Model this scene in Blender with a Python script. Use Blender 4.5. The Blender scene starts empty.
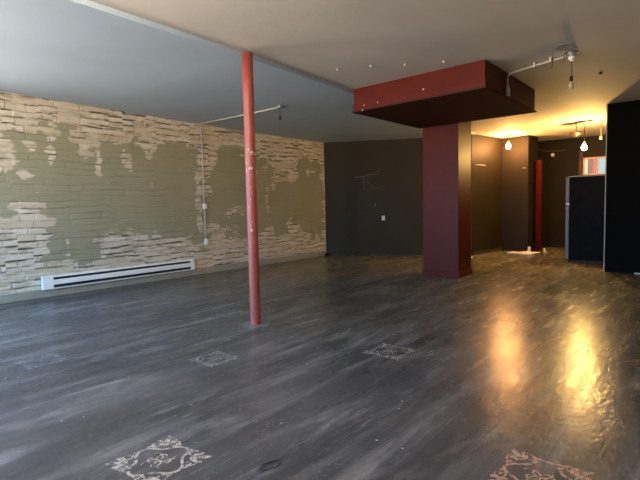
import bpy, bmesh, math, random
import numpy as np
from mathutils import Vector, Matrix, noise
random.seed(4)
PI = math.pi
C = bpy.context.scene.collection
scene = bpy.context.scene

# ------------------------------------------------------------------ camera
cam_d = bpy.data.cameras.new('camera'); cam = bpy.data.objects.new('camera', cam_d); C.objects.link(cam)
cam_d.sensor_width = 36; cam_d.lens = 27.0; cam_d.clip_start = .05; cam_d.clip_end = 200
Rv, Uv, Fv = Vector((.77463, .63204, -.02194)), Vector((-.02727, .06804, .99731)), Vector((-.63183, .77195, -.06994))
CAMX = 8.2387
M = Matrix((( Rv.x, Uv.x, -Fv.x, CAMX), (Rv.y, Uv.y, -Fv.y, 0), (Rv.z, Uv.z, -Fv.z, 1.35), (0, 0, 0, 1)))
cam.matrix_world = M
scene.camera = cam

# ------------------------------------------------------------------ view
vs = scene.view_settings
vs.view_transform = 'Standard'; vs.look = 'None'; vs.gamma = 1; vs.use_curve_mapping = False
vs.exposure = 1.65
scene.display_settings.display_device = 'sRGB'

# ------------------------------------------------------------------ world: blue-white sky above, warm street below
w = bpy.data.worlds.new('world'); scene.world = w; w.use_nodes = True
nt = w.node_tree; nt.nodes.clear()
out = nt.nodes.new('ShaderNodeOutputWorld'); bg = nt.nodes.new('ShaderNodeBackground')
tc = nt.nodes.new('ShaderNodeTexCoord'); sx = nt.nodes.new('ShaderNodeSeparateXYZ')
rp = nt.nodes.new('ShaderNodeValToRGB'); mp = nt.nodes.new('ShaderNodeMapRange')
mp.inputs[1].default_value = -1; mp.inputs[2].default_value = 1
nt.links.new(tc.outputs['Generated'], sx.inputs[0]); nt.links.new(sx.outputs['Z'], mp.inputs[0])
nt.links.new(mp.outputs[0], rp.inputs[0]); nt.links.new(rp.outputs[0], bg.inputs[0]); nt.links.new(bg.outputs[0], out.inputs[0])
e = rp.color_ramp.elements
e[0].position = 0; e[0].color = (.80, .70, .60, 1)
e[1].position = 1; e[1].color = (.15, .45, 1.0, 1)
x = e.new(.47); x.color = (.85, .72, .60, 1)
x = e.new(.53); x.color = (.23, .57, 1.0, 1)
bg.inputs[1].default_value = 4.2

def portal(x0, x1, y, z0, z1):
    l = bpy.data.lights.new('daylight_opening', 'AREA'); l.shape = 'RECTANGLE'; l.size = x1 - x0; l.size_y = z1 - z0
    l.cycles.is_portal = True
    o = bpy.data.objects.new('daylight_opening', l); C.objects.link(o)
    if y is None: o.location = (-.02, (x0 + x1) / 2, (z0 + z1) / 2); o.rotation_euler = (PI / 2, 0, -PI / 2)
    else: o.location = ((x0 + x1) / 2, y, (z0 + z1) / 2); o.rotation_euler = (PI / 2, 0, 0)
YF = -1.3
for a, b in ((.35, 2.95), (3.05, 5.65)): portal(a, b, YF + .02, .45, 2.85)
portal(-.9, 1.6, None, .2, 2.85)

BULB_W = 92.0; FILL_W = 78.0

# ------------------------------------------------------------------ materials
def mat(name, col, rough=.6, metal=0, spec=.5, noise_amt=0, nscale=6, bump=0, bscale=60, stretch=(1, 1, 1), emit=None, es=0):
    m = bpy.data.materials.new(name); m.use_nodes = True; t = m.node_tree; b = t.nodes['Principled BSDF']
    b.inputs['Base Color'].default_value = (*col, 1); b.inputs['Roughness'].default_value = rough
    b.inputs['Metallic'].default_value = metal; b.inputs['Specular IOR Level'].default_value = spec
    tcn = t.nodes.new('ShaderNodeTexCoord'); mg = t.nodes.new('ShaderNodeMapping'); mg.inputs['Scale'].default_value = stretch
    t.links.new(tcn.outputs['Object'], mg.inputs[0])
    n = t.nodes.new('ShaderNodeTexNoise'); n.inputs['Scale'].default_value = nscale; n.inputs['Detail'].default_value = 6
    t.links.new(mg.outputs[0], n.inputs['Vector'])
    r = t.nodes.new('ShaderNodeValToRGB'); t.links.new(n.outputs['Fac'], r.inputs[0])
    k = noise_amt
    r.color_ramp.elements[0].position = .3; r.color_ramp.elements[1].position = .7
    r.color_ramp.elements[0].color = (*[c * (1 - k) for c in col], 1); r.color_ramp.elements[1].color = (*[min(1, c * (1 + k)) for c in col], 1)
    t.links.new(r.outputs[0], b.inputs['Base Color'])
    if bump:
        n2 = t.nodes.new('ShaderNodeTexNoise'); n2.inputs['Scale'].default_value = bscale; n2.inputs['Detail'].default_value = 4
        t.links.new(mg.outputs[0], n2.inputs['Vector'])
        bp = t.nodes.new('ShaderNodeBump'); bp.inputs['Strength'].default_value = bump; bp.inputs['Distance'].default_value = .01
        t.links.new(n2.outputs['Fac'], bp.inputs['Height']); t.links.new(bp.outputs[0], b.inputs['Normal'])
    if emit:
        b.inputs['Emission Color'].default_value = (*emit, 1); b.inputs['Emission Strength'].default_value = es
    return m

M_ceil = mat('ceiling_paint', (.60, .56, .49), .75, noise_amt=.05, nscale=1.2, bump=.15, bscale=25)
M_soff = mat('soffit_paint', (.38, .47, .55), .6, noise_amt=.05, nscale=1.1, bump=.12, bscale=25)
M_dark = mat('charcoal_wall_paint', (.042, .034, .022), .75, spec=.2, noise_amt=.12, nscale=1.5, bump=.1, bscale=30)
M_black = mat('black_wall_paint', (.004, .0035, .003), .8, spec=.08, noise_amt=.1, nscale=2)
M_rear = mat('brown_wall_paint', (.0135, .0095, .0045), .65, spec=.2, noise_amt=.15, nscale=1.5, bump=.1, bscale=30)
M_plain = mat('plain_room_paint', (.42, .38, .33), .7, noise_amt=.05)
M_red = mat('maroon_gloss_paint', (.10, .014, .008), .42, spec=.12, noise_amt=.12, nscale=4, bump=.12, bscale=14)
M_redpole = mat('red_pole_paint', (.29, .062, .045), .42, noise_amt=.10, nscale=9, bump=.2, bscale=40)
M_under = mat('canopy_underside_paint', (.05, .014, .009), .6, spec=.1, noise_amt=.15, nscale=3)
M_base = mat('sage_baseboard_paint', (.30, .30, .245), .5, noise_amt=.1, nscale=5)
M_white = mat('white_enamel', (.88, .89, .86), .35, noise_amt=.04)
M_slot = mat('dark_slot', (.012, .012, .013), .6)
M_pvc = mat('grey_conduit', (.50, .48, .43), .45, noise_amt=.12, nscale=20)
M_steel = mat('galvanised_steel', (.42, .42, .40), .38, metal=.8, noise_amt=.15, nscale=30)
M_dkcable = mat('brown_cable', (.07, .055, .04), .6)
M_dkmetal = mat('dark_brown_metal', (.03, .021, .014), .45, metal=.3)
M_plug = mat('white_plastic', (.85, .85, .82), .4)
M_chip = mat('bare_plaster', (.82, .66, .58), .8)
M_brass = mat('brass_socket', (.35, .24, .10), .4, metal=.7)
M_chalk = mat('chalk', (.17, .15, .12), .9)
M_rubber = mat('black_rubber', (.008, .008, .008), .5)
M_scrap = mat('white_scrap_board', (.75, .72, .62), .6, noise_amt=.1)
M_plate = mat('grey_floor_patch', (.13, .13, .135), .6, noise_amt=.3, nscale=20, bump=.4, bscale=40)
M_redtrim = mat('bright_red_paint', (.045, .003, .002), .7, spec=.05, noise_amt=.15)
M_fridge = mat('black_fridge_side', (.006, .0045, .004), .5, spec=.06, noise_amt=.6, nscale=5, bump=.15, bscale=5)
M_door = mat('silver_fridge_door', (.17, .17, .175), .45, metal=.3, noise_amt=.05)
M_clear = mat('clear_bulb_glass', (.5, .45, .35), .15, noise_amt=.1)
M_pinkframe = mat('pale_pink_frame', (.55, .33, .30), .5)
def glow(name, col, s): return mat(name, tuple(c*.12 for c in col), .4, emit=col, es=s)
M_bulb = glow('warm_bulb_glow', (1.0, .58, .17), 1.0)
M_bulb3 = glow('fill_bulb_glow', (1.0, .84, .66), 1.0)
M_bulb2 = glow('orange_bulb_glow', (1.0, .46, .14), 1.0)

# ---- floor
def floor_mat():
    m = bpy.data.materials.new('worn_charcoal_floor_paint'); m.use_nodes = True; t = m.node_tree; N = t.nodes; L = t.links
    b = N['Principled BSDF']; tcn = N.new('ShaderNodeTexCoord')
    def mapped(s):
        g = N.new('ShaderNodeMapping'); g.inputs['Scale'].default_value = s; L.new(tcn.outputs['Object'], g.inputs[0]); return g
    def nz(g, sc, det=8, rough=.6, dist=0):
        n = N.new('ShaderNodeTexNoise'); n.inputs['Scale'].default_value = sc; n.inputs['Detail'].default_value = det
        n.inputs['Roughness'].default_value = rough; n.inputs['Distortion'].default_value = dist; L.new(g.outputs[0], n.inputs['Vector']); return n
    def ramp(src, p0, p1, c0=(0, 0, 0, 1), c1=(1, 1, 1, 1)):
        r = N.new('ShaderNodeValToRGB'); L.new(src, r.inputs[0]); q = r.color_ramp.elements
        q[0].position = p0; q[1].position = p1; q[0].color = c0; q[1].color = c1; return r
    def mix(f, a, bb, blend='MIX'):
        x = N.new('ShaderNodeMix'); x.data_type = 'RGBA'; x.blend_type = blend
        if isinstance(f, float): x.inputs[0].default_value = f
        else: L.new(f, x.inputs[0])
        for i, v in ((6, a), (7, bb)):
            if isinstance(v, tuple): x.inputs[i].default_value = v
            else: L.new(v, x.inputs[i])
        return x.outputs[2]
    def mul(a, bb):
        x = N.new('ShaderNodeMath'); x.operation = 'MULTIPLY'
        for i, v in ((0, a), (1, bb)):
            if isinstance(v, (int, float)): x.inputs[i].default_value = v
            else: L.new(v, x.inputs[i])
        return x.outputs[0]
    g1 = mapped((1, 1, 1)); gs = mapped((3.2, .55, 1)); gs2 = mapped((7, .8, 1))
    big = ramp(nz(g1, .7, 4).outputs['Fac'], .35, .65)
    base = mix(big.outputs[0], (.051, .054, .062, 1), (.090, .089, .092, 1))
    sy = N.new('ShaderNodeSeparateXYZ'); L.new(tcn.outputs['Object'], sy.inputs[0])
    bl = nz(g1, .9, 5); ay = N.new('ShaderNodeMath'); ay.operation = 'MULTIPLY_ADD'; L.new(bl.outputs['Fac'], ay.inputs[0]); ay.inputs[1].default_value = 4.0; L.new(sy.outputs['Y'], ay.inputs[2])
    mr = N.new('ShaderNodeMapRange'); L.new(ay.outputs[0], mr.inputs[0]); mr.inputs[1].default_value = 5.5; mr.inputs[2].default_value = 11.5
    base = mix(mul(mr.outputs[0], .85), base, (.20, .18, .105, 1))  # tan painted in towards the back, standing in for bulb light there
    st = ramp(nz(gs, 1.6, 9, .65, .6).outputs['Fac'], .50, .72)
    c = mix(mul(st.outputs[0], .75), base, (.23, .22, .215, 1))
    st2 = ramp(nz(gs2, 2.2, 9, .75, .3).outputs['Fac'], .52, .66)
    patch = ramp(nz(g1, 1.3, 5).outputs['Fac'], .48, .62)
    c = mix(mul(mul(st2.outputs[0], patch.outputs[0]), .7), c, (.24, .225, .215, 1))
    dk = ramp(nz(gs, .8, 5).outputs['Fac'], .32, .58, (1, 1, 1, 1), (0, 0, 0, 1))
    c = mix(mul(dk.outputs[0], .65), c, (.034, .032, .031, 1))
    # fine scuff speckle
    sp = ramp(nz(g1, 45, 4, .7).outputs['Fac'], .58, .68)
    p3 = ramp(nz(g1, 2.3, 4).outputs['Fac'], .45, .65)
    c = mix(mul(mul(sp.outputs[0], p3.outputs[0]), .6), c, (.30, .28, .27, 1))
    # paint flecks
    v = N.new('ShaderNodeTexVoronoi'); v.inputs['Scale'].default_value = 5.5; v.inputs['Randomness'].default_value = 1; L.new(g1.outputs[0], v.inputs['Vector'])
    fl = ramp(v.outputs['Distance'], .035, .055, (1, 1, 1, 1), (0, 0, 0, 1))
    c = mix(mul(fl.outputs[0], .6), c, (.50, .48, .45, 1))
    # plank seams along the room
    wv = N.new('ShaderNodeTexBrick'); wv.inputs['Scale'].default_value = 1; wv.inputs['Brick Width'].default_value = 1.25; wv.inputs['Row Height'].default_value = .19
    wv.inputs['Mortar Size'].default_value = .003; wv.inputs['Mortar Smooth'].default_value = .3
    gr = N.new('ShaderNodeMapping'); gr.inputs['Rotation'].default_value = (0, 0, PI / 2); L.new(tcn.outputs['Object'], gr.inputs[0]); L.new(gr.outputs[0], wv.inputs['Vector'])
    wv.inputs['Color1'].default_value = (.8, .8, .8, 1); wv.inputs['Color2'].default_value = (1.2, 1.2, 1.2, 1); wv.inputs['Mortar'].default_value = (.55, .55, .55, 1)
    c = mix(.55, c, wv.outputs['Color'], 'MULTIPLY')
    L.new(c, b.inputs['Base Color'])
    rr = ramp(nz(gs, 2.4, 6).outputs['Fac'], .3, .7, (.19, .19, .19, 1), (.31, .31, .31, 1)); L.new(rr.outputs[0], b.inputs['Roughness'])
    b.inputs['Specular IOR Level'].default_value = .17
    gb = mapped((1.6, .7, 1)); n2 = nz(gb, 9, 3, .5, 1.2); n3 = nz(g1, 3.5, 4)
    ad = N.new('ShaderNodeMath'); L.new(n2.outputs['Fac'], ad.inputs[0]); L.new(n3.outputs['Fac'], ad.inputs[1])
    bp = N.new('ShaderNodeBump'); bp.inputs['Strength'].default_value = .32; bp.inputs['Distance'].default_value = .010
    L.new(ad.outputs[0], bp.inputs['Height']); L.new(bp.outputs[0], b.inputs['Normal'])
    return m
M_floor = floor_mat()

def stencil_mat(name, col, lo, hi, sc=30):
    m = bpy.data.materials.new(name); m.use_nodes = True; t = m.node_tree; N = t.nodes; L = t.links; b = N['Principled BSDF']
    b.inputs['Base Color'].default_value = (*col, 1); b.inputs['Roughness'].default_value = .6
    tcn = N.new('ShaderNodeTexCoord'); n = N.new('ShaderNodeTexNoise'); n.inputs['Scale'].default_value = sc; n.inputs['Detail'].default_value = 6; n.inputs['Roughness'].default_value = .7
    L.new(tcn.outputs['Object'], n.inputs['Vector']); r = N.new('ShaderNodeValToRGB'); L.new(n.outputs['Fac'], r.inputs[0])
    r.color_ramp.elements[0].position = lo; r.color_ramp.elements[1].position = hi
    L.new(r.outputs[0], b.inputs['Alpha']); return m
S_crisp = stencil_mat('cream_stencil_paint', (.37, .33, .29), .40, .54, 22)
S_grey = stencil_mat('grey_stencil_paint', (.30, .29, .28), .42, .56)
S_tan = stencil_mat('tan_stencil_paint', (.42, .27, .20), .38, .52)
S_worn = stencil_mat('worn_stencil_paint', (.34, .32, .29), .46, .56, 60)
S_faint = stencil_mat('faded_stencil_paint', (.27, .26, .26), .46, .60, 50)

# ------------------------------------------------------------------ mesh helpers
def add_box(bm, x0, x1, y0, y1, z0, z1):
    v = [bm.verts.new(p) for p in ((x0,y0,z0),(x1,y0,z0),(x1,y1,z0),(x0,y1,z0),(x0,y0,z1),(x1,y0,z1),(x1,y1,z1),(x0,y1,z1))]
    for f in ((0,3,2,1),(4,5,6,7),(0,1,5,4),(1,2,6,5),(2,3,7,6),(3,0,4,7)): bm.faces.new([v[i] for i in f])
def add_prism(bm, poly, z0, z1):
    a = [bm.verts.new((x, y, z0)) for x, y in poly]; b = [bm.verts.new((x, y, z1)) for x, y in poly]
    bm.faces.new(a[::-1]); bm.faces.new(b); n = len(poly)
    for i in range(n): bm.faces.new((a[i], a[(i+1) % n], b[(i+1) % n], b[i]))
def add_lathe(bm, prof, cx=0, cy=0, seg=24):
    rings = []
    for r, z in prof:
        rings.append([bm.verts.new((cx + r*math.cos(2*PI*i/seg), cy + r*math.sin(2*PI*i/seg), z)) for i in range(seg)])
    for a, b in zip(rings, rings[1:]):
        for i in range(seg): bm.faces.new((a[i], a[(i+1) % seg], b[(i+1) % seg], b[i]))
    bm.faces.new(rings[0][::-1]); bm.faces.new(rings[-1])
def add_tube(bm, pts, r, seg=10, closed=False):
    pts = [Vector(p) for p in pts]; n = len(pts); rings = []
    for i, p in enumerate(pts):
        if closed: d = pts[(i+1) % n] - pts[i-1]
        else: d = pts[min(i+1, n-1)] - pts[max(i-1, 0)]
        d.normalize(); up = Vector((0, 0, 1)) if abs(d.z) < .95 else Vector((1, 0, 0))
        s = d.cross(up).normalized(); u = s.cross(d)
        rr = r[i] if isinstance(r, (list, tuple)) else r
        rings.append([bm.verts.new(p + rr*(math.cos(2*PI*k/seg)*s + math.sin(2*PI*k/seg)*u)) for k in range(seg)])
    for i in range(n if closed else n-1):
        a, b = rings[i], rings[(i+1) % n]
        for k in range(seg): bm.faces.new((a[k], a[(k+1) % seg], b[(k+1) % seg], b[k]))
    if not closed: bm.faces.new(rings[0][::-1]); bm.faces.new(rings[-1])
def obj(name, bm, m, parent=None, bevel=0, smooth=False, loc=None):
    bmesh.ops.recalc_face_normals(bm, faces=bm.faces)
    me = bpy.data.meshes.new(name); bm.to_mesh(me); bm.free(); me.materials.append(m)
    o = bpy.data.objects.new(name, me); C.objects.link(o)
    if smooth:
        for p in me.polygons: p.use_smooth = True
    if bevel:
        md = o.modifiers.new('bevel', 'BEVEL'); md.width = bevel; md.segments = 2; md.limit_method = 'ANGLE'
    if parent is not None:
        o.parent = parent
    if loc is not None: o.location = loc
    return o
def thing(name, label, cat, loc=(0,0,0), rz=0, group=None):
    o = bpy.data.objects.new(name, None); C.objects.link(o); o.location = loc; o.rotation_euler = (0,0,rz); o.empty_display_size = .1
    o['label'] = label; o['category'] = cat
    if group: o['group'] = group
    return o
def tag(o, label, cat, group=None):
    o['label'] = label; o['category'] = cat
    if group: o['group'] = group
    return o
def struct(name, bm, m, label=None, cat=None, bevel=0):
    o = obj(name, bm, m, bevel=bevel); o['kind'] = 'structure'
    if label: o['label'] = label; o['category'] = cat
    return o
def box_bm(*a):
    bm = bmesh.new(); add_box(bm, *a); return bm
def prism_bm(poly, z0, z1):
    bm = bmesh.new(); add_prism(bm, poly, z0, z1); return bm

H = 3.12; HS = 3.07
# ------------------------------------------------------------------ the setting
XR = 9.9
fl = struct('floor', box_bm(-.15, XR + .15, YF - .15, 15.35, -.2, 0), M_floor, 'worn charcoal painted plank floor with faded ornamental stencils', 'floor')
EDGE = [(4.17, YF-.15), (4.13, 1.95), (4.06, 3.9), (3.93, 5.6), (3.75, 8), (3.55, 12.0)]
ce = struct('ceiling', prism_bm([(XR + .15, YF - .15), (XR + .15, 15.35), (3.0, 15.35), (3.0, 12.2)] + EDGE[::-1], H, H + .2), M_ceil, 'plain cream ceiling above the room', 'ceiling')
def soff_bm():
    bm = bmesh.new(); lw = [(-.15, YF-.15, HL(YF)), (-.15, 1.7, HL(1.7)), (-.15, 4, HL(4)), (-.15, 6.5, HL(6.5)), (-.15, 8.5, HL(8.5)), (-.15, 10.6, HL(10.6))]
    rw_ = [(x_, y_, HS) for x_, y_ in EDGE]
    A = [[bm.verts.new(p) for p in lw], [bm.verts.new(p) for p in rw_]]
    B = [[bm.verts.new((p[0], p[1], H+.2)) for p in lw], [bm.verts.new((p[0], p[1], H+.2)) for p in rw_]]
    n = 6
    for i in range(n-1):
        bm.faces.new((A[0][i], A[1][i], A[1][i+1], A[0][i+1])); bm.faces.new((B[0][i], B[0][i+1], B[1][i+1], B[1][i]))
        for k in (0, 1): bm.faces.new((A[k][i], A[k][i+1], B[k][i+1], B[k][i]))
    for i in (0, n-1): bm.faces.new((A[0][i], A[1][i], B[1][i], B[0][i]))
    return bm
def HL(y): return HS + .115*max(0, (8.5-max(y, 1.7))/6.8)**1.5 if y < 8.5 else HS
so = obj('soffit', soff_bm(), M_soff, ce)
so['label'] = 'lower bluish grey band of ceiling along the stone wall'

# --- left wall: stacked stone relief with torn sage paint
POLY = [(1.0, 1.9), (1.85, 1.89), (2.58, 1.96), (2.65, 2.07), (2.8, 2.16), (2.7, 2.33), (2.69, 2.52), (2.8, 2.62), (2.91, 2.57), (3.01, 2.4), (3.07, 2.71), (3.27, 2.72), (3.31, 2.5), (3.44, 2.72), (3.69, 2.73), (3.75, 2.54), (3.86, 2.25), (3.94, 2.43), (4.12, 2.53), (4.48, 2.54), (4.69, 2.59), (5.03, 2.53), (5.29, 2.63), (5.53, 2.69), (6.17, 2.62), (6.18, 2.26), (6.2, 1.74), (6.35, 1.64), (6.51, 2.17), (6.63, 2.6), (7.02, 2.69), (7.46, 2.66), (7.85, 2.46), (8.25, 2.53), (8.32, 1.89), (8.57, 2.06), (8.93, 2.03), (9.19, 2.03), (9.21, 2.46), (9.52, 2.56), (9.72, 2.41), (10.22, 2.55), (10.2, 0.43), (9.73, 0.54), (9.26, 0.88), (8.89, 0.97), (8.66, 0.73), (8.37, 0.65), (8.18, 1.0), (7.97, 0.68), (7.52, 0.7), (7.08, 0.82), (6.79, 0.75), (6.44, 0.86), (6.28, 0.63), (6.12, 0.54), (5.92, 0.54), (5.88, 0.81), (5.07, 0.89), (4.98, 0.78), (4.79, 0.95), (4.53, 0.96), (4.39, 0.86), (4.21, 0.98), (4.03, 0.95), (3.92, 0.48), (3.63, 0.46), (3.57, 0.8), (3.47, 1.02), (3.35, 0.6), (3.15, 0.59), (3.17, 1.2), (3.1, 1.55), (2.85, 1.61), (2.75, 1.55), (2.78, 1.36), (2.67, 1.28), (2.53, 1.27), (1.0, 1.25)]
BLOTS = [(7.1, 1.24, .28, .13), (6.61, .93, .38, .09), (4.6, 2.22, .10, .16), (5.02, 2.34, .06, .10), (5.08, 1.86, .06, .06), (2.95, 1.95, .12, .05), (4.07, 2.2, .05, .22),
         (8.05, 2.25, .10, .05), (8.9, 1.0, .12, .22), (9.62, 2.25, .05, .08), (3.3, 2.3, .05, .2), (6.12, 1.6, .06, .5), (6.3, 2.1, .07, .35), (7.6, 2.2, .18, .04), (8.1, 1.5, .04, .3), (6.12, 1.1, .04, .2)]
def inside_dist(Y, Z):
    ins = np.zeros(Y.shape, bool); d = np.full(Y.shape, 9.0); n = len(POLY)
    for i in range(n):
        y0, z0 = POLY[i]; y1, z1 = POLY[(i+1) % n]
        c = ((z0 > Z) != (z1 > Z)) & (Y < (y1-y0)*(Z-z0)/((z1-z0) if z1 != z0 else 1e-9) + y0)
        ins ^= c
        L2 = (y1-y0)**2 + (z1-z0)**2 + 1e-12
        t = np.clip(((Y-y0)*(y1-y0) + (Z-z0)*(z1-z0))/L2, 0, 1)
        d = np.minimum(d, np.hypot(Y-(y0+t*(y1-y0)), Z-(z0+t*(z1-z0))))
    return np.where(ins, d, -d)
def vnoise(Y, Z, sy, sz, seed, octs=4):
    rng = np.random.RandomState(seed); out_ = np.zeros(Y.shape); amp = 1; tot = 0
    for o_ in range(octs):
        G = rng.rand(256, 256); u = Y/sy*2**o_ + 31.7*o_ + 50; v = Z/sz*2**o_ + 17.3*o_ + 50
        i = np.floor(u).astype(int); j = np.floor(v).astype(int); fu = u-i; fv = v-j; fu = fu*fu*(3-2*fu); fv = fv*fv*(3-2*fv)
        g = lambda a, b: G[a % 256, b % 256]
        out_ += amp*((g(i,j)*(1-fu)+g(i+1,j)*fu)*(1-fv)+(g(i,j+1)*(1-fu)+g(i+1,j+1)*fu)*fv); tot += amp; amp *= .55
    return out_/tot*2-1
def stone_wall():
    y0, y1, z0, z1 = 1.7, 10.3, 0.0, HS
    ys = np.linspace(y0, y1, 640); zs = np.linspace(z0, z1, 300)
    Y, Z = np.meshgrid(ys, zs, indexing='ij'); Z = Z*(np.array([HL(a) for a in ys])/HS)[:, None]
    rng = np.random.RandomState(11); rh = .105; nr = int(z1/rh) + 2
    R0 = np.zeros(Y.shape); edge = np.full(Y.shape, 9.0); rnd = np.zeros(Y.shape); rnd2 = np.zeros(Y.shape)
    # panels 0.6 m long are set slightly up or down, so the courses step
    pc = np.cumsum(rng.uniform(.18, .62, 80)) + .5; prow = np.floor(Z/.32 + .3*np.sin(Y*1.7)).astype(int)
    panel = np.searchsorted(pc, Y + .21*prow) ; poff = rng.rand(997)[(panel*31 + prow*57) % 997]*.075
    Zs = Z + poff + vnoise(Y, Z, .3, .2, 3, 3)*.012
    row = np.floor(Zs/rh).astype(int); fz = Zs/rh - row
    for r in range(row.min(), row.max()+1):
        rr = np.random.RandomState(100+r); cuts = [y0-.3]
        while cuts[-1] < y1+.5: cuts.append(cuts[-1] + rr.uniform(.18, .62))
        cuts = np.array(cuts); m_ = row == r; yy = Y[m_]; k = np.searchsorted(cuts, yy) - 1
        a = np.clip(yy - cuts[k], 0, 9); b = np.clip(cuts[k+1]-yy, 0, 9)
        rnd[m_] = rr.rand(len(cuts)+1)[k]; rnd2[m_] = rr.rand(len(cuts)+1)[k]
        edge[m_] = np.minimum(a, b)
    ez = np.minimum(fz, 1-fz)*rh
    jh = .014*np.clip((.016-ez)/.008, 0, 1)*(.55+.45*(rnd2 > .35)); jv = .010*np.clip((.010-edge)/.006, 0, 1)
    joint = np.clip(np.maximum(jh/.014, jv/.014), 0, 1)
    depth = .006 + rnd*.016 + vnoise(Y, Z, .12, .05, 5)*.003
    X = depth*(1-joint) + .001*joint
    # paint mask
    wob = vnoise(Y, Z, .30, .12, 7, 6)*.24 + (rnd-.5)*.13
    D = inside_dist(Y, Z) + wob
    for by, bz, ry, rz_ in BLOTS:
        q = 1 - np.hypot((Y-by)/ry, (Z-bz)/rz_); D = np.where((q > -.9) & (q*.7 + vnoise(Y, Z, .16, .09, 61, 5)*1.3 > .15), -1, D)
    mask = np.clip(D/.03 + .5, 0, 1)
    base = np.array([.57, .49, .365]); alt = np.array([.70, .64, .53]); brn = np.array([.38, .29, .19])
    t = rnd2[..., None]; col = base*(1-t) + alt*t
    s = np.clip(vnoise(Y, Z, .20, .05, 21, 4)*2.2 - .1, 0, 1)[..., None]*.7; col = col*(1-s) + brn*s
    g = (vnoise(Y, Z, .05, .03, 9, 3)*.13 + 1)[..., None]; col = col*g
    jc = np.array([.085, .067, .055]); jm = (np.maximum(jh/.014, .45*jv/.010)*np.where(rnd2 > .5, 1.0, .2)*np.clip(vnoise(Y, Z, .16, .10, 44, 2)*3+.95, .2, 1))[..., None]
    low = np.clip((.026-fz*rh)/.014, 0, 1)[..., None]*(np.where(rnd > .5, .85, .08)*np.clip(vnoise(Y, Z, .16, .10, 45, 2)*3+.6, .1, 1))[..., None]  # shade at the stones' lower edges, painted into the colour
    col = col*(1-np.maximum(jm, low)) + jc*np.maximum(jm, low)
    sage = np.array([.315, .30, .195]); sg = sage*(1 + vnoise(Y, Z, .6, .4, 13, 4)*.10 + vnoise(Y, Z, .3, .02, 14, 3)*.05)[..., None]
    sg = sg*(1 - .16*np.maximum(jm, low)*np.clip(vnoise(Y, Z, .5, .4, 33, 3)*2+.6, 0, 1)[..., None])
    mm = mask[..., None]; col = col*(1-mm) + sg*mm
    X = X*(1-.55*mask) + .004*mask
    X[:, -1] = .012
    nY, nZ = Y.shape
    co = np.stack([X, Y, Z], -1).reshape(-1, 3).astype(np.float32)
    idx = np.arange(nY*nZ).reshape(nY, nZ)
    q = np.stack([idx[:-1,:-1], idx[1:,:-1], idx[1:,1:], idx[:-1,1:]], -1).reshape(-1, 4)
    # back slab so the wall has thickness
    nb = len(co); bk = np.array([(-.15,y0,z0),(-.15,y1,z0),(-.15,y1,z1),(-.15,y0,z1)], np.float32)
    co = np.concatenate([co, bk]); quads = q.tolist()
    quads += [[nb+3, nb+2, nb+1, nb], [int(idx[0,0]), int(idx[0,-1]), nb+3, nb], [int(idx[-1,-1]), int(idx[-1,0]), nb+1, nb+2]]
    me = bpy.data.meshes.new('wall_left'); me.from_pydata(co.tolist(), [], quads); me.update()
    at = me.color_attributes.new('stone', 'FLOAT_COLOR', 'POINT')
    ca = np.ones((len(co), 4), np.float32); ca[:nb, :3] = col.reshape(-1, 3); ca[nb:, :3] = .3
    at.data.foreach_set('color', ca.ravel())
    m = bpy.data.materials.new('stacked_stone_with_sage_paint'); m.use_nodes = True; b = m.node_tree.nodes['Principled BSDF']
    an = m.node_tree.nodes.new('ShaderNodeAttribute'); an.attribute_name = 'stone'
    m.node_tree.links.new(an.outputs['Color'], b.inputs['Base Color']); b.inputs['Roughness'].default_value = .75
    me.materials.append(m); o = bpy.data.objects.new('wall_left', me); C.objects.link(o)
    o['kind'] = 'structure'; o['label'] = 'stacked beige stone wall with patches of sage green paint'; o['category'] = 'wall'
stone_wall()
bm = bmesh.new()
for a in ((YF, -.9, 0, HS), (1.6, 1.7, 0, HS), (-.9, 1.6, 0, .2), (-.9, 1.6, 2.85, HS)): add_box(bm, -.15, 0.01, *a)
struct('wall_left_front', bm, M_plain)
bm = bmesh.new()
for a in ((-.9, -.84, .2, 2.85), (1.54, 1.6, .2, 2.85), (.32, .38, .2, 2.85), (-.9, 1.6, .2, .26), (-.9, 1.6, 2.79, 2.85)): add_box(bm, -.1, -.05, *a)
struct('window_4', bm, M_white)  # unseen side window, added to bring in blue daylight
struct('baseboard_left', box_bm(.022, .05, 1.7, 10.27, 0, .13), M_base, 'grey green baseboard under the stone wall', 'baseboard', .004)

# --- rear walls (the back of the room steps away to the right)
def wall_seg(name, p, q, t=.12, m=M_dark, z0=0, z1=H, lab=None):
    p = Vector(p); q = Vector(q); d = (q-p).normalized(); n = Vector((-d.y, d.x))
    return struct(name, prism_bm([tuple(p), tuple(q), tuple(q+n*t), tuple(p+n*t)], z0, z1), m, lab, 'wall' if lab else None)
wa = wall_seg('wall_back', (0, 10.3), (3.42, 12.1), lab='charcoal wall to the right of the stone wall')
wall_seg('wall_recess', (3.42, 12.1), (3.68, 13.62), m=M_rear, lab='brown wall running back behind the maroon column')
pn = struct('wall_pier', prism_bm([(3.4, 13.62), (4.385, 13.58), (4.47, 14.15), (3.4, 14.3)], 0, H), M_rear, 'dark wall pier behind the orange bulb', 'wall')
struct('wall_rear', box_bm(3.3, XR, 15.2, 15.35, 0, H), M_rear, 'far brown wall beyond the fridge', 'wall')
struct('wall_passage', box_bm(3.28, 3.4, 12.3, 15.2, 0, H), M_rear)
struct('wall_black', box_bm(6.685, XR, 10.37, 10.52, 0, H), M_black, 'black wall at the right edge of the photo', 'wall')
struct('wall_right', box_bm(XR, XR + .15, YF, 15.35, 0, H), M_plain)
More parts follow.
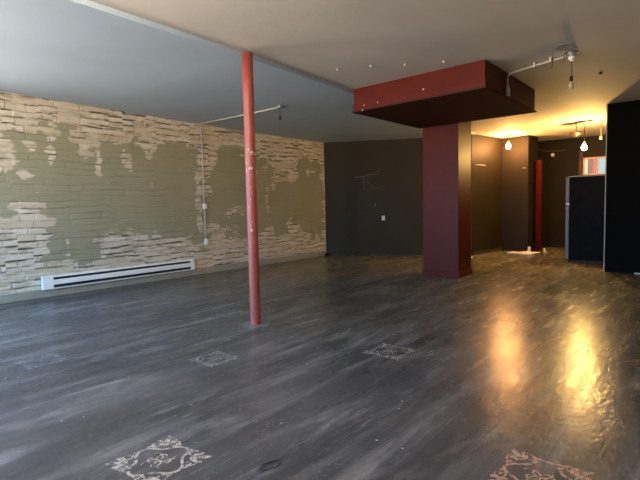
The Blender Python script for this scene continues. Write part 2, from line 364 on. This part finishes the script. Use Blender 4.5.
# front wall behind the camera; its unseen windows are added to let daylight in
bm = bmesh.new()
add_box(bm, -.15, XR+.15, YF-.15, YF, 0, .45); add_box(bm, -.15, XR+.15, YF-.15, YF, 2.85, H)
for a, b in ((-.15, .35), (2.95, 3.05), (5.65, XR+.15)): add_box(bm, a, b, YF-.15, YF, .45, 2.85)
struct('wall_front', bm, M_plain)
for n_, (a, b) in enumerate(((.35, 2.95), (3.05, 5.65)), 1):
    bm = bmesh.new()
    for q in ((a, a+.05, .45, 2.85), (b-.05, b, .45, 2.85), (a, b, .45, .5), (a, b, 2.8, 2.85), ((a+b)/2-.02, (a+b)/2+.02, .5, 2.8)):
        add_box(bm, q[0], q[1], YF-.1, YF-.05, q[2], q[3])
    struct('window_%d' % n_, bm, M_white)

struct('lit_edge_strip', box_bm(6.668, 6.684, 10.365, 10.525, .001, H), mat('lit_edge_cream', (.5, .44, .34), .6))  # cream strip that paints in the lit edge of the black wall
# skirting on the charcoal wall
def along(p, q, off, t, z0, z1):
    p = Vector(p); q = Vector(q); d = (q-p).normalized(); n = Vector((d.y, -d.x))
    return prism_bm([tuple(p+n*off), tuple(q+n*off), tuple(q+n*(off+t)), tuple(p+n*(off+t))], z0, z1)
struct('baseboard_back', along((.05, 10.33), (3.41, 12.095), .001, .014, 0, .09), M_dark)
struct('baseboard_recess', along((3.44, 12.15), (3.69, 13.58), .001, .014, 0, .09), M_dark)

# --- chalk scribble, switch plate, nail mark on the charcoal wall
def onA(x, off=.003):
    d = Vector((3.42, 1.8)).normalized(); n = Vector((d.y, -d.x)); s = x/d.x
    return Vector((d.x*s, 10.3 + d.y*s)) + n*off
bm = bmesh.new()
def stroke(pts, r=.004):
    P_ = []
    for (x0, z0), (x1, z1) in zip(pts, pts[1:]):
        for k in range(5):
            t = k/5; a = onA(x0+(x1-x0)*t, .002); P_.append((a.x, a.y, z0+(z1-z0)*t + random.uniform(-.004, .004)))
    a = onA(pts[-1][0], .002); P_.append((a.x, a.y, pts[-1][1])); add_tube(bm, P_, r, 5)
stroke([(.73, 2.11), (1.0, 2.14), (1.33, 2.18)]); stroke([(.76, 2.09), (1.05, 2.14), (1.36, 2.27)])
stroke([(.95, 2.1), (.96, 1.9), (.97, 1.74)]); stroke([(.95, 2.07), (1.08, 1.93), (1.19, 1.82), (1.43, 1.77)])
c_ = obj('chalk_mark', bm, M_chalk, wa); c_['label'] = 'faint scribbled chalk strokes'
ang = math.atan2(1.8, 3.42)
def wallA_thing(name, label, cat, x, z): a = onA(x, 0); return thing(name, label, cat, (a.x, a.y, z), ang)
t = wallA_thing('wall_outlet', 'small white outlet plate on the charcoal back wall', 'outlet', 1.41, 1.0)
obj('cover_plate', box_bm(-.04, .04, -.009, -.001, -.06, .06), M_plug, t, .003)
for s in (-1, 1): obj('socket', box_bm(-.014, .014, -.012, -.008, s*.026-.014, s*.026+.014), mat('socket_grey', (.4, .4, .38), .5), t, .002)
t = wallA_thing('wall_hook', 'tiny pale hook above and left of the white outlet', 'hook', 1.22, 1.36)
bm = bmesh.new(); add_tube(bm, [(0, -.001, .04), (0, -.02, .03), (0, -.02, -.03), (0, -.004, -.045)], .006, 6); obj('hook_wire', bm, M_pvc, t, smooth=True)
tag(obj('wood_block', box_bm(-.05, .05, -.04, .03, 0, .07), M_redtrim, loc=(.14, 10.2, 0)), 'small dark red block in the corner where stone and charcoal walls meet', 'block')

# ------------------------------------------------------------------ baseboard heater
t = thing('baseboard_heater', 'long white electric baseboard heater low on the stone wall', 'heater', (.055, 4.46, .12))
L_ = 1.43
def prof(poly, y0, y1):
    b_ = bmesh.new(); a = [b_.verts.new((x, y0, z)) for x, z in poly]; c = [b_.verts.new((x, y1, z)) for x, z in poly]; n = len(poly)
    b_.faces.new(a); b_.faces.new(c[::-1])
    for i in range(n): b_.faces.new((a[i], a[(i+1) % n], c[(i+1) % n], c[i]))
    return b_
obj('back_panel', prof([(-.02, 0), (-.012, 0), (-.012, .22), (-.02, .22)], -L_, L_), M_white, t)
obj('top_cover', prof([(-.012, .213), (-.012, .222), (.042, .215), (.047, .19), (.043, .188), (.036, .207)], -L_+.05, L_), M_white, t)
obj('front_panel', prof([(.036, .145), (.046, .152), (.052, .142), (.052, .078), (.047, .068), (.036, .072)], -L_+.16, L_-.07), M_white, t, .002)
obj('heating_element', box_bm(-.01, .028, -L_+.1, L_-.02, .025, .20), M_slot, t)
obj('bottom_rail', prof([(-.012, .0), (.045, .0), (.052, .012), (.052, .022), (.045, .018), (-.012, .012)], -L_, L_), M_white, t)
obj('wiring_box', box_bm(-.012, .056, -L_, -L_+.16, .012, .222), M_white, t, .005)
obj('wiring_box', box_bm(-.012, .056, L_-.075, L_, .012, .222), M_white, t, .005)

# ------------------------------------------------------------------ conduits, boxes and hanging fittings
t = thing('wall_conduit', 'thin vertical grey conduit run down the stone wall', 'conduit', (.04, 6.235, 0))
bm = bmesh.new(); add_tube(bm, [(0, 0, 3.06), (0, .005, 2.3), (0, .01, 1.45)], .013, 10); add_tube(bm, [(0, .01, 1.36), (0, .014, .72)], .013, 10); obj('pipe', bm, M_pvc, t, smooth=True)
bm = bmesh.new(); add_box(bm, -.02, .03, -.03, .05, 1.355, 1.455); obj('switch_box', bm, M_plug, t, .005)
bm = bmesh.new(); add_box(bm, -.02, .03, -.022, .05, .60, .725); obj('outlet_box', bm, M_plug, t, .005)
for z in (2.8, 2.1, 1.0):
    bm = bmesh.new(); add_box(bm, -.02, .016, -.022, .03, z, z+.02); obj('strap', bm, M_steel, t)

t = thing('ceiling_conduit', 'pale conduit crossing the bluish ceiling behind the red pole', 'conduit', (1.4, 6.05, HS))
bm = bmesh.new(); add_tube(bm, [(-1.33, .0, -.02), (.3, -.01, -.025), (1.08, -.02, -.02)], .015, 10); obj('pipe', bm, M_pvc, t, smooth=True)
bm = bmesh.new(); add_lathe(bm, [(.05, -.035), (.05, -.001)], 1.08, -.02, 16); obj('junction_box', bm, M_steel, t)
t = thing('hanging_socket', 'small dark socket dangling from the conduit near the red pole', 'light fitting', (2.48, 6.03, HS-.035))
bm = bmesh.new(); add_tube(bm, [(0, 0, 0), (.004, 0, -.07), (0, 0, -.14)], .004, 6); obj('cord', bm, M_rubber, t)
bm = bmesh.new(); add_lathe(bm, [(.012, -.13), (.022, -.14), (.024, -.19), (.018, -.2)]); obj('socket', bm, M_dkmetal, t, smooth=True)

# conduit from the canopy to the ceiling box
t = thing('conduit_run', 'bent grey conduit from the maroon canopy to the ceiling junction box', 'conduit', (6.025, 6.74, H))
bm = bmesh.new(); add_tube(bm, [(.80, -.25, -.035), (.45, -.13, -.035), (.10, .0, -.04), (.05, .02, -.045), (.02, .03, -.07), (.012, .03, -.11), (.014, .03, -.22)], .017, 12); obj('pipe', bm, M_pvc, t, smooth=True)
bm = bmesh.new(); add_tube(bm, [(.014, .03, -.2), (.018, .035, -.26), (.02, .04, -.33)], [.022, .032, .027], 12); obj('connector', bm, M_pvc, t, smooth=True)
for fx, fy in ((.40, -.105), (.62, -.22)):
    bm = bmesh.new(); add_box(bm, fx-.012, fx+.012, fy-.035, fy+.035, -.062, -.001); obj('strap', bm, M_steel, t)
t = thing('junction_box', 'round metal ceiling junction box holding a clear unlit bulb', 'junction box', (6.885, 6.47, H))
bm = bmesh.new(); add_lathe(bm, [(.046, -.05), (.055, -.045), (.055, -.001)], seg=20); obj('box', bm, M_steel, t, smooth=False)
bm = bmesh.new(); add_lathe(bm, [(.068, -.006), (.075, -.001)], 0, .01, 20); obj('cover_ring', bm, M_dkmetal, t)
bm = bmesh.new(); add_lathe(bm, [(.022, -.10), (.038, -.078), (.036, -.05)], seg=18); obj('lamp_holder', bm, M_plug, t, smooth=True)
bm = bmesh.new(); add_tube(bm, [(0, 0, -.11), (.006, 0, -.2), (0, 0, -.29)], .004, 6); obj('cord', bm, M_rubber, t)
bm = bmesh.new(); add_lathe(bm, [(.012, -.28), (.02, -.29), (.022, -.33), (.016, -.345)], seg=14); obj('socket', bm, M_dkmetal, t, smooth=True)
def bulb_prof(r): return [(r*.35, 0), (r*.42, -.4*r), (r*.75, -1.0*r), (r, -1.7*r), (r*.95, -2.2*r), (r*.65, -2.65*r), (r*.2, -2.85*r)]
bm = bmesh.new(); add_lathe(bm, [(a, z-.343) for a, z in bulb_prof(.032)], seg=18); obj('bulb', bm, M_clear, t, smooth=True)
bm = bmesh.new(); add_prism(bm, [(6.87 + .10*(1+.15*math.sin(3*a))*math.cos(a), 6.22 + .16*(1+.1*math.sin(2*a+1))*math.sin(a)) for a in [2*PI*k/20 for k in range(20)]], H-.004, H+.002)
o_ = obj('plaster_patch', bm, mat('grey_patch', (.40, .37, .33), .8, noise_amt=.2), ce); o_['label'] = 'darker grey patch in front of the junction box'
# dangling loose wires beside the box
for k, (x_, y_, l_) in enumerate(((6.80, 6.47, .10), (6.66, 6.52, .14))):
    bm = bmesh.new(); add_tube(bm, [(0, 0, 0), (.004, .003, -l_*.5), (-.004, 0, -l_)], .003, 5)
    tag(obj('loose_wire', bm, M_dkmetal, loc=(x_, y_, H-.0005)), ['short stained wire hanging next to the ceiling junction box', 'longer stained wire hanging between junction box and canopy'][k], 'wire', 'loose wires at the ceiling box')

# ------------------------------------------------------------------ lamps
def bulb_mat_power(m, W, r):
    m.node_tree.nodes['Principled BSDF'].inputs['Emission Strength'].default_value = W/(4*PI*PI*r*r*1.25)
t = thing('pendant_lamp', 'bare glowing bulb hanging above the black fridge', 'lamp', (5.99, 12.1, H))
bm = bmesh.new(); add_box(bm, -.20, .16, -.02, .02, -.028, -.001); obj('ceiling_bar', bm, M_dkmetal, t, .004)
bm = bmesh.new(); add_tube(bm, [(0, 0, -.02), (0, 0, -.46)], .007, 8); obj('stem', bm, M_dkmetal, t, smooth=True)
bm = bmesh.new(); add_lathe(bm, [(.02, -.505), (.024, -.5), (.022, -.45), (.012, -.44)], seg=16); obj('socket', bm, M_brass, t, smooth=True)
bm = bmesh.new(); add_lathe(bm, [(a, z-.50) for a, z in bulb_prof(.055)], seg=20); obj('bulb', bm, M_bulb, t, smooth=True)
bulb_mat_power(M_bulb, BULB_W, .055)
t = thing('ceiling_spotlight', 'dark flared metal shade hanging left of the glowing bulb', 'light fitting', (5.79, 12.25, H))
bm = bmesh.new(); add_tube(bm, [(0, 0, -.001), (0, 0, -.25)], .006, 8); obj('stem', bm, M_dkmetal, t, smooth=True)
bm = bmesh.new(); add_lathe(bm, [(.02, -.33), (.05, -.31), (.14, -.25), (.145, -.235), (.06, -.235), (.015, -.22)], seg=24); obj('shade', bm, M_dkmetal, t, smooth=True)
t = thing('hanging_rod', 'pale thin rod hanging from the ceiling beside the black wall', 'rod', (6.33, 12.0, H))
bm = bmesh.new(); add_tube(bm, [(0, 0, -.001), (0, 0, -.40)], .008, 8); obj('rod', bm, M_pvc, t, smooth=True)
bm = bmesh.new(); add_lathe(bm, [(.03, -.46), (.035, -.42), (.012, -.38)], seg=12); obj('holder', bm, M_plug, t, smooth=True)

t = thing('ceiling_bulb', 'orange glowing bulb hanging in front of the dark wall pier', 'lamp', (4.03, 13.05, H))
bm = bmesh.new(); add_lathe(bm, [(.13, -.012), (.14, -.001)], seg=24); obj('ceiling_plate', bm, M_brass, t)
bm = bmesh.new(); add_tube(bm, [(0, 0, -.01), (0, 0, -.17)], .007, 8); obj('stem', bm, M_dkmetal, t, smooth=True)
bm = bmesh.new(); add_lathe(bm, [(.02, -.215), (.024, -.21), (.022, -.16), (.012, -.15)], seg=16); obj('socket', bm, M_brass, t, smooth=True)
bm = bmesh.new(); add_lathe(bm, [(a, z-.21) for a, z in bulb_prof(.055)], seg=20); obj('bulb', bm, M_bulb2, t, smooth=True)
bulb_mat_power(M_bulb2, BULB_W*.75, .055)

for x_, y_, lab in ((5.6, .9, 'added bare white ceiling bulb out of view'),):  # extra bulb added out of view to brighten the room
    t = thing('added_fill_bulb', lab, 'lamp', (x_, y_, H))
    bm = bmesh.new(); add_lathe(bm, [(.06, -.03), (.075, -.001)], seg=24); obj('ceiling_plate', bm, M_plug, t)
    bm = bmesh.new(); add_lathe(bm, [(.02, -.08), (.026, -.075), (.026, -.03)], seg=16); obj('socket', bm, M_plug, t, smooth=True)
    bm = bmesh.new(); add_lathe(bm, [(a, z-.075) for a, z in bulb_prof(.05)], seg=20); obj('bulb', bm, M_bulb3, t, smooth=True)
bulb_mat_power(M_bulb3, FILL_W, .05)

# ------------------------------------------------------------------ red pole
t = thing('support_pole', 'round red steel pole with chipped paint standing mid room', 'pole', (4.175, 3.755, 0))
bm = bmesh.new(); add_lathe(bm, [(.064, .001), (.061, .02), (.060, .5), (.061, 1.5), (.060, 2.6), (.061, HS-.002)], seg=40); obj('shaft', bm, M_redpole, t, smooth=True)
bm = bmesh.new()
for i in range(1):
    n = 26; pts = [(.155*(1+.12*math.sin(3*a)+.06*math.sin(7*a))*math.cos(a), .15*(1+.1*math.sin(2*a+1))*math.sin(a)) for a in [2*PI*k/n for k in range(n)]]
    add_prism(bm, pts, .0005, .008)
obj('base_plate', bm, M_plate, t)
# the chipped spots: thin bare flakes wrapped on the shaft, facing the room
face = math.atan2(-3.755, CAMX-4.175)
def flake(a0, z, wa_, hz):
    bm = bmesh.new(); n = 10; R_ = .0625; vs_ = []
    for k in range(n):
        q = 2*PI*k/n; rr = random.uniform(.55, 1.1); a = face + a0 + wa_*rr*math.cos(q); vs_.append(bm.verts.new((R_*math.cos(a), R_*math.sin(a), z + hz*rr*math.sin(q))))
    bm.faces.new(vs_); obj('paint_chip', bm, M_chip, t)
random.seed(9)
for k in range(9): flake(random.uniform(-.5, 1.0), 1.98 + random.uniform(-.04, .035), random.uniform(.07, .2), random.uniform(.006, .018))
for k in range(5): flake(random.uniform(-.4, .35), 1.79 + random.uniform(-.02, .03), random.uniform(.06, .18), random.uniform(.008, .018))
for k in range(9): flake(-.85 + random.uniform(-.08, .08), random.uniform(1.75, 2.02), .05, random.uniform(.008, .02))
for k in range(9): flake(random.uniform(-.6, .6), random.uniform(1.0, 1.75), .05, random.uniform(.005, .012))
flake(-.2, 1.10, .12, .025)

# ------------------------------------------------------------------ maroon column with canopy
t = thing('square_column', 'maroon square column carrying a wide maroon box at the ceiling', 'column', (4.35, 8.55, 0))
def W2L(x0, x1, y0, y1, z0, z1): return box_bm(x0-4.35, x1-4.35, y0-8.55, y1-8.55, z0, z1)
obj('shaft', W2L(4.0, 4.70, 8.27, 8.86, .001, H-.002), M_red, t, .006)
obj('base_trim', W2L(3.985, 4.722, 8.25, 8.88, .001, .10), M_red, t, .005)
obj('canopy', prism_bm([(x-4.35, y-8.55) for x, y in ((3.95, 6.13), (6.01, 6.02), (6.01, 8.18), (3.95, 8.26))], 2.785, H-.002), M_red, t, .006)
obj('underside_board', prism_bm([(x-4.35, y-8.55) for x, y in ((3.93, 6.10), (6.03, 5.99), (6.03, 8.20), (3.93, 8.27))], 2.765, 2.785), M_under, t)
obj('fascia_board', prism_bm([(x-4.35, y-8.55) for x, y in ((3.945, 6.113), (6.02, 6.003), (6.02, 6.02), (3.945, 6.13))], 2.787, 2.885), M_red, t, .002)
bm = bmesh.new()
for x_, y_, z_ in ((4.15, 6.118, 2.845), (4.4, 6.105, 2.85), (5.15, 6.066, 2.905), (4.13, 6.10, 2.775)):
    add_lathe(bm, [(.001, z_-.014), (.012, z_-.006), (.012, z_+.006), (.001, z_+.014)], x_-4.35, y_-.007-8.55, 10)
obj('nail_head', bm, M_chip, t)

# tiny screw hooks in the ceiling in front of the canopy
dots = [((4.44, 5.08), 'leftmost of the four small hooks in front of the canopy'), ((4.85, 5.23), 'second from left of the four small hooks in front of the canopy'),
        ((5.19, 5.49), 'third from left of the four small hooks in front of the canopy'), ((5.61, 5.71), 'rightmost small hook, nearest the front corner of the canopy')]
for (x_, y_), lab in dots:
    bm = bmesh.new(); add_lathe(bm, [(.006, -.035), (.016, -.026), (.012, -.012), (.006, -.001)], seg=10)
    tag(obj('ceiling_hook', bm, M_pvc, smooth=True, loc=(x_, y_, H)), lab, 'hook', 'small hooks in the ceiling')
bm = bmesh.new(); add_lathe(bm, [(.008, -.02), (.022, -.012), (.02, -.001)], seg=12)
tag(obj('screw_plug', bm, M_dkmetal, smooth=True, loc=(6.98, 7.79, H)), 'small dark plug on the ceiling right of the junction box', 'plug')

# ------------------------------------------------------------------ fridge (side towards the camera, doors to the left)
t = thing('refrigerator', 'black sided refrigerator with silver doors seen from the side', 'refrigerator', (6.1, 12.15, 0))
obj('body', box_bm(-.32, .47, -.36, .36, .03, 1.87), M_fridge, t, .008)
obj('top_cover', box_bm(-.36, .47, -.365, .36, 1.87, 1.895), M_door, t, .004)
obj('toe_grille', box_bm(-.30, .45, -.34, .34, .001, .03), M_slot, t)
fz = obj('freezer_door', box_bm(-.41, -.33, -.365, .36, 1.30, 1.875), M_door, t, .012)
dr = obj('fridge_door', box_bm(-.41, -.33, -.365, .36, .06, 1.255), M_door, t, .012)
bm = bmesh.new(); add_box(bm, -.40, -.33, -.37, -.30, 1.262, 1.295); obj('hinge', bm, M_steel, t)

# ------------------------------------------------------------------ rear transom window, red post, small things at the back
wy = 15.2
wn = struct('window_3', box_bm(5.33, 6.2, wy-.01, wy-.002, 2.03, 2.56), mat('dark_reveal', (.1, .06, .05), .6), 'small lit transom window above the fridge', 'window')
bm = bmesh.new()
for q in ((5.36, 6.16, 2.50, 2.535), (5.36, 6.16, 2.06, 2.095), (5.36, 5.395, 2.09, 2.5), (5.69, 5.725, 2.09, 2.5), (6.125, 6.16, 2.09, 2.5)):
    add_box(bm, q[0], q[1], wy-.05, wy-.01, q[2], q[3])
obj('window_frame', bm, M_pinkframe, wn)
for (a, b, c, s, nm) in ((5.395, 5.47, (.85, .72, .50), .9, 'curtain'), (5.47, 5.60, (.42, .24, .22), .5, 'window_pane'), (5.60, 5.69, (.70, .18, .20), .7, 'window_pane'), (5.725, 6.125, (.30, .50, .58), .95, 'window_pane')):
    obj(nm, box_bm(a, b, wy-.02, wy-.011, 2.095, 2.5), glow('lit_pane_%d' % int(a*100), c, s*.33), wn)
bm = bmesh.new(); add_box(bm, 5.25, 5.345, wy-.05, wy-.002, 1.9, 2.75); obj('side_casing', bm, mat('brown_casing', (.05, .014, .008), .6), wn)

for o_ in [wn]: o_.location.x = .04
t = thing('red_post', 'narrow bright red post against the far side of the dark pier', 'post', (4.58, 13.88, 0))
obj('post', box_bm(-.075, .075, -.05, .05, .001, 2.46), M_redtrim, t, .004)
obj('foot_block', box_bm(-.085, .085, -.06, .06, .001, .12), M_redtrim, t, .004)

t = thing('wall_sensor', 'small round white fitting high on the far brown wall', 'sensor', (4.6, wy-.001, 2.69), 0)
bm = bmesh.new(); add_lathe(bm, [(.05, 0), (.05, .02), (.035, .035)], seg=20)
o_ = obj('housing', bm, M_plug, t, smooth=True); o_.rotation_euler = (PI/2, 0, 0)
bm = bmesh.new(); add_tube(bm, [(3.72, 15.18, 2.96), (4.1, 15.185, 2.92), (4.5, 15.185, 2.80), (4.95, 15.18, 2.80)], .012, 6)
tag(obj('loose_cable', bm, M_dkcable, smooth=True), 'thin cable strung along the top of the far brown wall', 'cable')
bm = bmesh.new(); add_tube(bm, [(-.035, -.002, 0), (-.03, -.03, 0), (.03, -.03, 0), (.035, -.002, 0)], .009, 6)
tag(obj('wall_hook', bm, M_plug, smooth=True, loc=(4.28, 13.58, 2.26)), 'small white hook on the dark pier, right of the orange bulb', 'hook')
bm = bmesh.new(); add_tube(bm, [(3.475, 12.20, 2.33), (3.52, 12.22, 2.33), (3.58, 12.6, 2.33), (3.535, 12.62, 2.33)], .009, 6)
tag(obj('wall_rail', bm, M_pvc, smooth=True), 'short pale rail on the brown wall just right of the maroon column', 'rail')

# scraps on the floor by the pier
t = thing('scrap_board', 'white scrap board lying on the floor at the foot of the pier', 'board', (4.42, 13.02, 0), -.25)
bm = bmesh.new(); add_box(bm, -.36, .30, -.14, .10, .001, .03); obj('board', bm, M_scrap, t, .004)
bm = bmesh.new(); add_box(bm, -.05, .38, -.02, .16, .031, .05); obj('torn_layer', bm, M_scrap, t, .004)
bm = bmesh.new(); add_box(bm, -.03, .03, -.03, .03, .001, .16); add_box(bm, -.06, .03, -.025, .025, .001, .05)
tag(obj('scrap_block', bm, M_scrap, bevel=.004, loc=(4.50, 13.32, 0)), 'short upright white offcut standing behind the scrap board', 'offcut')
bm = bmesh.new(); add_box(bm, -.02, .02, -.02, .02, .001, .11); add_box(bm, -.02, .06, -.02, .02, .001, .03)
tag(obj('scrap_block', bm, M_scrap, bevel=.004, loc=(4.80, 13.62, 0)), 'smallest white offcut at the foot of the red post', 'offcut')
tag(obj('scrap_strip', box_bm(-.25, .25, -.015, .015, .001, .02), M_scrap, bevel=.003, loc=(7.42, 10.32, 0)), 'pale strip on the floor against the black wall', 'strip')

# dark loop on the floor
bm = bmesh.new(); n = 28
add_tube(bm, [(.075*math.cos(2*PI*k/n)*(1+.1*math.sin(4*PI*k/n)), .045*math.sin(2*PI*k/n), .006 + .003*math.sin(6*PI*k/n)) for k in range(n)], .0035, 8, closed=True)
o_ = tag(obj('rubber_loop', bm, M_rubber, smooth=True, loc=(6.487, 1.69, .003)), 'small black rubber loop lying on the floor near the cream medallion', 'loop'); o_.rotation_euler = (0, 0, 1.3); o_.scale = (.8, .7, .8)

# ------------------------------------------------------------------ floor stencil medallions
def ribbon(bm, pts, w_, z, closed=False):
    n = len(pts); vs_ = []
    for i in range(n):
        a = Vector(pts[(i-1) % n] if closed or i else pts[0]); b = Vector(pts[(i+1) % n] if closed or i < n-1 else pts[-1]); d = (b-a).normalized(); nn = Vector((-d.y, d.x))
        ww = w_ if closed else w_*(.35 + .65*math.sin(PI*min(1, (i+.5)/n)))
        p = Vector(pts[i]); vs_.append((bm.verts.new((*(p+nn*ww/2), z)), bm.verts.new((*(p-nn*ww/2), z))))
    for i in range(n if closed else n-1):
        a, b = vs_[i], vs_[(i+1) % n]; bm.faces.new((a[0], a[1], b[1], b[0]))
def medallion(cx, cy, R_, rot, m, label, w_=.017):
    bm = bmesh.new(); z = [.0012]
    def zz(): z[0] += .00004; return z[0]
    r0 = R_*.54
    ring = [(r0*(1-.17*math.cos(4*a))*math.cos(a), r0*(1-.17*math.cos(4*a))*math.sin(a)) for a in [2*PI*k/72 for k in range(72)]]
    ribbon(bm, ring, w_, zz(), True)
    for k in range(4):
        q = k*PI/2
        def tr(p, q=q): return (p[0]*math.cos(q)-p[1]*math.sin(q), p[0]*math.sin(q)+p[1]*math.cos(q))
        # inner scroll
        ribbon(bm, [tr((R_*(.03+.014*i)*math.cos(.42*i)+R_*.08, R_*(.03+.014*i)*math.sin(.42*i)+R_*.14)) for i in range(16)], w_*.7, zz())
        # outer fleur: centre leaf, two side leaves, two curls
        for s, ln, an in ((0, .42, 0), (1, .30, .6), (-1, .30, -.6)):
            pts = [(R_*(.62+ln*u*math.cos(an)), R_*(ln*u*math.sin(an)) + .012*s*math.sin(PI*u)) for u in [i/8 for i in range(9)]]
            ribbon(bm, [tr(p) for p in pts], w_*1.9, zz())
        for s in (1, -1):
            ribbon(bm, [tr((R_*(.66+.10*math.cos(.5*i)), s*R_*(.20+.085*math.sin(.5*i)))) for i in range(11)], w_*.8, zz())
            ribbon(bm, [tr((R_*(.52+.03*i), s*R_*(.34-.02*i+.04*math.sin(i)))) for i in range(6)], w_*.9, zz())
    me = bpy.data.meshes.new('floor_medallion'); bm.to_mesh(me); bm.free(); me.materials.append(m)
    o = bpy.data.objects.new('floor_medallion', me); C.objects.link(o); o.parent = fl; o.location = (cx, cy, 0); o.rotation_euler = (0, 0, rot); o['label'] = label
Q = PI/4
medallion(5.96, 1.37, .27, Q, S_crisp, 'cream stencilled medallion with looping ring')
medallion(7.62, 2.42, .27, Q, S_tan, 'tan stencilled medallion with looping ring')
medallion(4.80, 2.67, .235, Q, S_grey, 'grey stencilled medallion', .014)
medallion(5.97, 3.76, .26, Q, S_worn, 'pale worn stencilled medallion', .02)
medallion(3.54, 1.70, .24, Q, S_faint, 'faded stencilled medallion', .018)
medallion(1.85, 2.93, .24, Q, S_faint, 'faded stencilled medallion', .018)
medallion(3.50, 3.98, .24, Q, S_faint, 'faded stencilled medallion', .018)
